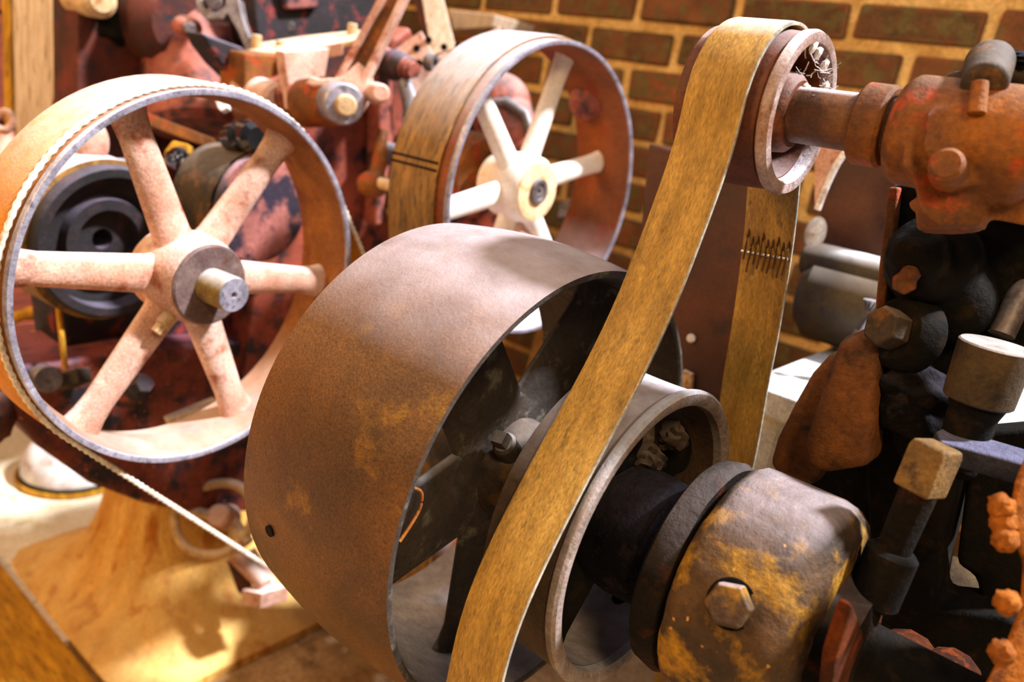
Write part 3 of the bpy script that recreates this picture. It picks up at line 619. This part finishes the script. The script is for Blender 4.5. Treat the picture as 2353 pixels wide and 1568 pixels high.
mb = MB(); mb.cyl(dp(1180, 535, 1.74), dp(1215, 535, 1.70), .030, seg=28, bev=.008); mb.build('roller', 'dusty_pink', rl)
bk = MB(); bk.prism([dp(*q, 1.9) for q in ((1285, 470), (1322, 452), (1325, 470), (1308, 500), (1280, 500))], FW*.03); tag(bk.build('angle_clip', 'grey_steel', bevel=.003), 'small grey bracket clip right of the middle wheel hub', 'bracket')
# post, roller, counterweight at upper left
wp = thing('wooden_post', 'tall pale timber post at upper left with a moulded left edge', 'post', dp(110, 200, 1.95))
fr = frame(dp(118, 160, 1.98), .56)
mb = MB(); mb.box(fr @ Vector((0, 0, -.02)), (.158, .06, .70), fr); mb.build('board', 'wood_pale', wp, bevel=.004, smooth=False)
mb = MB(); mb.box(fr @ Vector((-.090, .0, -.02)), (.022, .075, .70), fr); mb.build('moulding', 'wood_yellow', wp, bevel=.003, smooth=False)
mb = MB(); mb.cyl(dp(148, 48, 1.95), dp(150, 50, 1.935), .010, seg=16); mb.build('knot', 'oily_black', wp)
ro = thing('pale_roller', 'pale rounded roller end at the top edge beside the timber post', 'roller', dp(215, 5, 1.8))
mb = MB(); mb.cyl(dp(170, -8, 1.88), dp(235, 0, 1.80), .040, seg=36, bev=.014); mb.build('barrel', 'dusty_cream', ro)
mb = MB(); mb.ball(dp(268, 60, 1.92), .052, sz=(1, 1, .9), rough=.3)
tag(mb.build('black_weight', 'oily_black'), 'rounded black weight below the pale roller end', 'weight')
# rope loop at far left
lo_ = [dp(x, y, 1.9) for x, y in ((-6, 268), (8, 256), (24, 262), (28, 282), (12, 300), (-6, 292))]
mb = MB(); mb.tube(cat(lo_, 6), .008, 12); tag(mb.build('iron_loop', 'dusty_pink'), 'pale oval iron loop at the extreme left edge beside the post', 'ring')
mb = MB(); mb.cyl(dp(12, 300, 1.92), dp(-4, 480, 1.92), .024, .035, seg=20); tag(mb.build('loop_stem', 'dusty_pink'), 'pale stem below the oval loop at the left edge', 'rod')
# items inside the left wheel
mb = MB(); mb.prism(poly_at([(75, 560), (60, 420), (150, 360), (235, 330), (235, 400), (170, 460), (140, 560)], 'x', -1.74), (-.03, 0, 0))
tag(mb.build('side_shield', 'dusty_pink', bevel=.005), 'pale pink sheet shield behind the upper left of the left wheel', 'plate')
lk = thing('lever_knob', 'pale egg shaped knob on a dark stem seen through the top of the left wheel', 'knob', dp(212, 330, 1.5))
mb = MB(); mb.ball(dp(212, 328, 1.50), .034, sz=(.85, .85, 1.25)); mb.build('handle', 'dusty_pink', lk)
mb = MB(); mb.cyl(dp(204, 362, 1.50), dp(190, 410, 1.50), .013, seg=20); mb.build('stem', 'black_red', lk)
mb = MB(); mb.ball(dp(250, 395, 1.62), .045, sz=(1.1, 1, .7), rough=.3); tag(mb.build('felt_pad', 'grey_steel'), 'soft grey rounded pad behind the top spoke of the left wheel', 'pad')
mb = MB(); mb.prism([dp(*q, 1.62) for q in ((335, 258), (490, 318), (482, 340), (440, 325), (335, 285))], FW*.02); tag(mb.build('flat_bar', 'rust_orange', bevel=.002), 'brown flat bar slanting behind the top of the left wheel', 'bar')
mb = MB(); mb.prism([dp(*q, 1.60) for q in ((378, 345), (395, 322), (432, 330), (430, 352), (400, 385), (372, 375))], FW*.04); tag(mb.build('ochre_block', 'wood_yellow', bevel=.004), 'small ochre block behind the left wheel, between its two upper spokes', 'block')
mb = MB(); mb.ball(dp(412, 365, 1.58), .022, sz=(1.3, 1, .9), rough=.5); tag(mb.build('black_nut', 'glossy_black'), 'shiny black lump right beside the small ochre block', 'nut')
ol = thing('oil_cup', 'glossy black oil cup with white glints seen through the left wheel', 'oiler', dp(560, 315, 1.5))
mb = MB(); mb.cyl(dp(530, 318, 1.54), dp(556, 312, 1.50), .026, seg=28, bev=.008); mb.build('cup', 'glossy_black', ol)
mb = MB(); mb.cyl(dp(562, 310, 1.52), dp(592, 318, 1.48), .030, seg=28, bev=.010); mb.build('cup_lid', 'glossy_black', ol)
mb = MB(); mb.prism([dp(*q, 1.55) for q in ((492, 226), (520, 236), (524, 248), (508, 256), (500, 248))], FW*.02); tag(mb.build('white_tag', 'white_dusty', bevel=.002), 'tiny white wedge behind the top right rim of the left wheel', 'wedge')
for k, (p1, p2) in enumerate((((20, 735), (128, 700)), ((28, 790), (130, 752)))):
    mb = MB(); mb.cyl(dp(*p1, 1.75), dp(*p2, 1.75), .013-.003*k, seg=16)
    tag(mb.build('wooden_rod', 'wood_yellow'), ['upper', 'lower'][k]+' of two ochre rods behind the left spoke of the left wheel', 'rod', 'ochre rods behind the left wheel')
mb = MB(); mb.tube([dp(128, 640, 1.5), dp(140, 760, 1.5), dp(150, 850, 1.5)], .0055, 10); tag(mb.build('thin_rod', 'wood_yellow'), 'thin upright ochre rod edging the black gear case', 'rod')
cl = thing('screw_clamp', 'small dark clamp with a pale round screw, seen low inside the left wheel', 'clamp', dp(135, 870, 1.5))
mb = MB(); mb.prism([dp(*q, 1.52) for q in ((120, 865), (175, 845), (182, 880), (130, 900))], FW*.05); mb.build('jaw', 'dark_iron', cl, bevel=.003)
mb = MB(); mb.cyl(dp(98, 868, 1.52), dp(112, 872, 1.49), .026, seg=24, bev=.003); mb.build('screw', 'grey_steel', cl)
# frame foot ring, clamp, pedestal
hw = thing('hand_ring', 'pale iron hand ring with hub, low between the left wheel and broad pulley', 'ring', dp(480, 1195, 1.9))
c = dp(480, 1200, 1.9)
rr = [dp(x, y, 1.9) for x, y in ((402, 1205), (418, 1150), (470, 1118), (530, 1112), (572, 1140), (578, 1200), (545, 1255), (490, 1275), (430, 1260))]
mb = MB(); P_ = cat(rr, 6, closed=True)
rows = []
for i, p in enumerate(P_):
    d = (P_[(i+1) % len(P_)]-P_[i-1]).normalized(); u = (FW-d*d.dot(FW)).normalized(); v = d.cross(u)
    rows.append([p+(u*math.cos(2*PI*k/14)+v*math.sin(2*PI*k/14))*.0115 for k in range(14)])
mb.grid(rows, closed_v=True); mb.build('rim', 'dusty_cream', hw)
mb = MB(); mb.cyl(dp(525, 1190, 1.95), dp(500, 1185, 1.86), .032, .026, seg=28, bev=.006); mb.build('hub', 'dusty_pink', hw)
mb = MB(); mb.cyl(dp(520, 1180, 1.92), dp(570, 1250, 1.9), .016, seg=16); mb.build('arm', 'dusty_cream', hw)
mb = MB(); mb.cyl(dp(505, 1190, 1.9), dp(420, 1170, 1.9), .012, seg=16); mb.build('arm', 'dusty_cream', hw)
fb = thing('foot_bracket', 'rusty pink foot bracket with a round rod, below the belt of the left wheel', 'bracket', dp(600, 1380, 2.0))
mb = MB(); mb.cyl(dp(540, 1275, 1.98), dp(610, 1345, 1.96), .020, seg=20, bev=.003); mb.build('rod', 'dusty_pink', fb)
mb = MB(); mb.cyl(dp(575, 1265, 2.0), dp(630, 1350, 2.0), .013, seg=16); mb.build('rod', 'dusty_pink', fb)
mb = MB(); mb.prism([dp(*q) for q in ((555, 1355, 1.95), (600, 1365, 1.92), (665, 1345, 1.98), (620, 1335, 2.02))], ZV*-.045); mb.build('shoe', 'dusty_pink', fb, bevel=.004)
mb = MB(); mb.prism([dp(*q) for q in ((520, 1290, 2.05), (560, 1300, 2.02), (580, 1390, 2.02), (545, 1360, 2.05))], FW*.03); mb.build('web', 'red_dark', fb, bevel=.004)
# flared pedestal covered in dust, standing on the floor
mb = MB()
levels = [((205, 1085), (470, 1190), .0), ((200, 1150), (480, 1240), .0)]
ped = []
ctr = V(-1.88, 1.03, -1.5)
for z_, hw_, hd_, rd in ((0, .40, .31, .08), (.025, .40, .31, .08), (.04, .385, .295, .09), (.07, .32, .25, .10), (.13, .25, .205, .10), (.24, .195, .17, .10), (.36, .165, .15, .09), (.46, .155, .14, .09)):
    row = []
    for k in range(48):
        t = 2*PI*(k+.5)/48; ct, st = math.cos(t), math.sin(t); p = 8 if z_ < .03 else (5 if z_ < .1 else 3)
        f = (abs(ct)**p+abs(st)**p)**(-1/p)
        row.append(ctr+Vector((hw_*ct*f, hd_*st*f, z_)))
    ped.append(row)
mb.grid(ped, caps=True); tag(mb.build('machine_pedestal', 'pedestal_dust'), 'flared ochre pedestal thick with dust, standing on the floor at lower left', 'pedestal')
# bucket on the floor
bu = thing('paint_tin', 'pale domed tin with black band and ochre foot, half hidden by the red machine', 'tin', V(-2.62, 1.06, -1.474))
c = Vector((-2.62, 1.06, .026))
fr = Matrix.Translation(c) @ Matrix.Rotation(-PI/2, 4, 'Y')
mb = MB(); mb.lathe(fr, [(0, .0005), (0, .15), (.03, .157), (.08, .15), (.13, .12), (.16, .07), (.17, .0005)], 56, closed=False); mb.build('body', 'white_dusty', bu)
mb = MB(); mb.lathe(fr, [(0, .150), (0, .172), (.016, .172), (.016, .150)], 56); mb.build('rim', 'wood_yellow', bu)
mb = MB(); mb.lathe(fr, [(.016, .15), (.016, .162), (.028, .162), (.028, .15)], 56); mb.build('band', 'oily_black', bu)
mb = MB(); mb.ball(dp(-10, 960, 1.5), .032, sz=(1.1, 1, 1.5), rough=.2); tag(mb.build('black_grip', 'red_dark'), 'dark rounded grip cut off by the left edge, beside the pale floor boards', 'grip')

# ================================================================== RIGHT BACKGROUND
mb = MB(); mb.prism(poly_at([(1490, 330), (1745, 400), (1740, 990), (1560, 905), (1440, 860)], 'y', 1.20), (0, .05, 0))
hop = mb.build('iron_hopper', 'panel_brown', bevel=.004, smooth=False); tag(hop, 'plain red brown iron casing with one pale rivet behind the slanting belt', 'casing')
mb = MB(); mb.cyl(at(1588, 778, 'y', 1.203), at(1588, 778, 'y', 1.192), .0075, seg=20, bev=.002); mb.build('rivet', 'white_dusty', hop)
mb = MB(); mb.prism(poly_at([(1560, 890), (1720, 970), (1720, 990), (1560, 912)], 'y', 1.199), (0, -.018, 0)); mb.build('bottom_rail', 'dusty_pink', hop, bevel=.002)
mb = MB(); mb.prism(poly_at([(1575, 848), (1596, 858), (1594, 898), (1573, 890)], 'y', 1.199), (0, -.01, 0)); mb.build('chalk_tab', 'dusty_cream', hop, bevel=.002)
mb = MB(); mb.prism(poly_at([(1878, 345), (2060, 345), (2060, 600), (1885, 572)], 'y', 1.45), (0, .05, 0))
dpn = mb.build('dark_panel', 'panel_brown', bevel=.004, smooth=False); tag(dpn, 'dark brown panel behind the short shaft and its bearing bracket', 'panel')
wb = thing('added_bench', 'white bench added for the sunlit bright area, against the brick wall at right', 'bench', V(0, 1.6, -1.5))  # bench added in place of the bright sunlit background
mb = MB(); mb.box(V(.06, 1.56, -.36), (.95, .94, .04)); mb.build('top', 'bright_white', wb, bevel=.004)
mb = MB(); mb.box(V(.06, 2.02, -.24), (.95, .02, .20)); mb.build('upstand', 'bright_white', wb, bevel=.003)
for x, y in ((-.38, 1.13), (.50, 1.13), (-.38, 1.98), (.50, 1.98)): mb = MB(); mb.box(V(x, y, -.94), (.06, .06, 1.12)); mb.build('leg', 'bright_white', wb, bevel=.003)
pi = thing('lit_top_pipe', 'horizontal pipe with light painted into its dusty top, seen right of the laced belt run', 'pipe', dp(1940, 600, 1.35))
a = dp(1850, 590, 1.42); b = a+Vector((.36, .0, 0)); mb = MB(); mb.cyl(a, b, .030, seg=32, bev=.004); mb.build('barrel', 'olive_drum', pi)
dr = thing('olive_drum', 'dark olive round drum under the pipe with the painted lit top', 'drum', dp(1920, 700, 1.45))
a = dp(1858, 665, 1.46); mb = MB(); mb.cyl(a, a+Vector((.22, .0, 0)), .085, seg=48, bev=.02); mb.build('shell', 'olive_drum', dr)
mb = MB(); mb.ball(dp(1874, 535, 1.39), .022, sz=(.8, .8, 1.3)); mb.build('end_knob', 'white_dusty', pi)
# pale pulley arc of unknown kind, parented to the dark panel
pts = [at(*q, 'y', 1.30) for q in ((1955, 336), (1925, 378), (1900, 430), (1880, 482))]; P_ = cat(pts, 5)
q0 = [at(*q, 'y', 1.30) for q in ((1872, 330), (1872, 480))]
mb = MB(); mb.prism([q0[0]]+P_+[q0[1]], (0, .012, 0)); g = mb.build('pulley_arc', 'dusty_pink', dpn); g['label'] = 'pale curved sheet with white edge'
mb = MB(); mb.tube([p-YV*.004 for p in P_], .0055, 10); ORG[g.name] = ORG[dpn.name]; mb.build('edge', 'white_dusty', g)
mb = MB(); mb.tube([at(*q, 'y', 1.25) for q in ((2003, 690), (1985, 760), (1962, 800))], .012, 10); mb.build('hanger', 'grey_steel', dr)
# round white dish seen through the gap low right
p = at(2205, 1365, 'y', 1.14); mb = MB(); d = Vector((.1, -.5, .85)).normalized(); mb.cyl(p, p+d*.012, .052, .050, seg=40, bev=.002)
tag(mb.build('white_disc', 'bright_white'), 'white disc glimpsed through the dark casting at lower right', 'disc')

# ================================================================== RIGHT FOREGROUND CASTING
ms = thing('machine_standard', 'massive oily black cast machine standard filling the right edge', 'machine', V(.1, .9, -1.5))
def mpr(name, pts, y, off, m='oily_black', bev=.008, **k):
    mb = MB(); mb.prism(poly_at(pts, 'y', y), (0, off, 0)); return mb.build(name, m, ms, bevel=bev, **k)
mpr('column', [(2040, 430), (2150, 400), (2330, 330), (2480, 330), (2480, 860), (2310, 890), (2290, 980), (2230, 1010), (2160, 1290), (2000, 1330), (1985, 1010), (2010, 760), (2025, 600)], .93, .07)
mpr('column_edge', [(2040, 430), (2064, 430), (2030, 760), (2005, 760), (2018, 620)], .915, .03, 'rust_orange', bev=.003)
mpr('lower_web', [(1780, 1440), (1990, 1300), (2140, 1290), (2150, 1400), (2300, 1420), (2500, 1500), (2500, 1900), (1700, 1900)], .90, .08)
mpr('shade_sheet', [(1790, 1060), (2250, 990), (2170, 1290), (2140, 1460), (1740, 1460)], 1.0, .06)  # black sheet added to fill the gap with shade
mpr('right_web', [(2232, 1000), (2480, 980), (2480, 1500), (2260, 1440), (2242, 1330), (2195, 1300)], .95, .06)
mb = MB(); mb.cyl(at(2150, 610, 'y', .94), at(2138, 590, 'y', .85), .050, .042, seg=48, bev=.010); mb.ball(at(2180, 690, 'y', .91), .045, sz=(1, .8, 1)); mb.ball(at(2110, 590, 'y', .85), .030, rough=.3); mb.build('boss', 'oily_black', ms, remesh=.004)
mb = MB(); mb.cyl(at(2080, 648, 'y', .90), at(2078, 650, 'y', .82), .014, .012, seg=6); mb.ball(at(2092, 628, 'y', .825), .009, rough=.3); mb.build('orange_nut', 'rust_orange', ms, remesh=.002)
d0 = Vector((-.45, -.85, .2)).normalized(); p = at(2072, 765, 'y', .86)
mb = MB(); mb.cyl(p-d0*.02, p+d0*.012, .040, .036, seg=36, bev=.006); mb.build('nut_seat', 'oily_black', ms)
mb = MB(); mb.hexa(p+d0*.010, p+d0*.034, .0215); mb.build('hex_nut', 'dark_iron', ms, bevel=.002)
mb = MB(); mb.ball(at(2100, 920, 'y', .88), .046, sz=(1.1, .8, .9), rough=.3, n=4); mb.ball(at(2165, 1010, 'y', .89), .04, rough=.35, n=4); mb.build('grease_lump', 'fluff_black', ms, remesh=.003)
# twin wedge lugs
mat('lug_rust', '#583618', '#7c4e22', '#33200f', scale=14, rough=.7, bump=.7, bscale=80, dust='#8f8478', damt=.3)
mb = MB(); mb.prism([at(*q, 'y', .89) for q in ((1960, 840), (1915, 800), (1860, 860), (1820, 930), (1780, 1010), (1760, 1080), (1860, 1130), (1930, 1000))], (0, .045, 0)); mb.build('wedge_lug', 'lug_rust', ms, bevel=.014, seg=4)
mb = MB(); mb.prism([at(*q, 'y', .84) for q in ((1925, 775), (1960, 770), (1995, 745), (2022, 790), (2015, 900), (2005, 1000), (2000, 1075), (1900, 1090), (1845, 1080), (1850, 1000), (1890, 880), (1915, 810))], (0, .05, 0)); mb.build('wedge_lug', 'lug_rust', ms, bevel=.013, seg=4)
# oil reservoir
oc = thing('oil_reservoir', 'round flat topped dusty brown oil pot at the right edge', 'oiler', dp(2290, 830, .72))
p = dp(2292, 792, .72)
mat('pot_brown', '#33281a', '#4c3c24', '#261c10', scale=20, rough=.7, bump=.5, bscale=120, dust='#c8c2c0', damt=.75)
mb = MB(); mb.cyl(p-ZV*.055, p, .0300, .0315, seg=48, bev=.0015); mb.build('pot', 'pot_brown', oc)
mb = MB(); mb.cyl(p-ZV*.062, p-ZV*.054, .024, seg=32); mb.cyl(p-ZV*.12, p-ZV*.05, .020, .022, seg=32); mb.build('neck', 'oily_black', oc, remesh=.003)
# square bolt and blue bar
sb = thing('square_bolt', 'ochre brown square headed bolt standing in the dark casting, right of the coupling', 'bolt', dp(2110, 1080, .68))
d0 = Vector((.05, .1, 1)).normalized(); p = dp(2115, 1120, .68)
mat('bolt_brown', '#5e4726', '#7c6034', '#362818', scale=24, rough=.7, bump=.7, bscale=110)
mb = MB(); mb.hexa(p-d0*.004, p+d0*.040, .023, 4, up=Vector((1, .5, 0))); mb.build('head', 'bolt_brown', sb, bevel=.003)
mb = MB(); mb.cyl(p-d0*.075, p, .0135, .0155, seg=24); mb.build('shank', 'flange_dark', sb)
mb = MB(); mb.cyl(p-d0*.115, p-d0*.06, .022, seg=24, bev=.004); mb.build('nut', 'oily_black', sb)
mat('blue_dust', '#23222c', '#3a3a48', scale=30, rough=.95, bump=1.2, bscale=150, dust='#72728c', damt=.9)
mb = MB(); mb.prism([dp(*q) for q in ((2150, 990, .74), (2175, 978, .76), (2420, 1050, .70), (2420, 1085, .67), (2160, 1015, .715))], ZV*-.02)
tag(mb.build('dusty_bar', 'blue_dust', bevel=.003), 'dark flat bar furred with bluish dust beside the square bolt', 'bar')
# strut at right edge
mb = MB(); mb.cyl(dp(2300, 770, .80), dp(2400, 560, .80), .0125, seg=24); tag(mb.build('diagonal_strut', 'grey_steel'), 'grey diagonal rod rising behind the oil pot to the right edge', 'rod')
mb = MB(); mb.tube([dp(2228, 735, .80), dp(2212, 790, .80)], .0015, 8); mb.tube([dp(2228, 735, .80), dp(2226, 742, .80)], .0015, 8); tag(mb.build('thin_wire', 'grey_steel'), 'thin pale wire against the black casting left of the oil pot', 'wire')
mb = MB(); mb.tube([dp(2345, 520, .8), dp(2322, 610, .8)], .002, 8); tag(mb.build('cobweb_thread', 'grey_steel'), 'thin grey thread hanging near the right edge above the oil pot', 'thread')
# orange casting on the right edge
ob = thing('orange_lug', 'bright rust orange lumpy casting cut off by the lower right edge', 'casting', dp(2340, 1300, .6))
mb = MB(); RD = ray(2400, 1300).normalized()
mb.prism([dp(*q, .60) for q in ((2352, 1050), (2330, 1110), (2318, 1180), (2335, 1260), (2360, 1310), (2480, 1310), (2480, 1000))], RD*.05)
mb.prism([dp(*q, .61) for q in ((2350, 1290), (2342, 1400), (2310, 1480), (2250, 1600), (2250, 1700), (2480, 1700), (2480, 1250))], RD*.05)
mb.build('body', 'ochre_rust', ob, remesh=.003)
for q in ((2300, 1165, .60), (2303, 1200, .60), (2308, 1240, .595), (2312, 1385, .59), (2300, 1500, .59)):
    mb = MB(); mb.ball(dp(*q), .0095, rough=.3); mb.build('nub', 'ochre_rust', ob)
# toothed shapes low right
for q, r in (((2090, 1520), .034), ((2190, 1555), .03)):
    p = at(*q, 'y', .86); mb = MB(); mb.cyl(p, p+Vector((-.01, -.05, .01)), r, r*.9, seg=12, bev=.004); mb.build('cap_nut', 'stay_rust', ms, bevel=.002)

# pieces that sit on a part become its sub-parts (same origin, so only the parent changes)
SUB = {'rim_edge': 'rim', 'hub_face': 'hub', 'screw_hole': 'rim', 'bolt': 'bolt_seat', 'pin_nut': 'pin_washer', 'hex_nut': 'nut_seat',
       'drum_face': 'black_drum', 'brass_band': 'bell_housing', 'centre_hole': 'end_face', 'oiler_pin': 'oiler_cap', 'recess_hole': 'dark_recess',
       'cover_boss': 'dished_cover', 'scale_block': 'plate', 'balance_lug': 'rim', 'wire': 'rim_inner'}
for root in [o for o in list(COL.objects) if o.type == 'EMPTY']:
    kids = {}
    for c_ in root.children: kids.setdefault(c_.name.split('.')[0], c_)
    for c_ in list(root.children):
        tgt = SUB.get(c_.name.split('.')[0])
        if tgt and tgt in kids and kids[tgt] is not c_: c_.parent = kids[tgt]
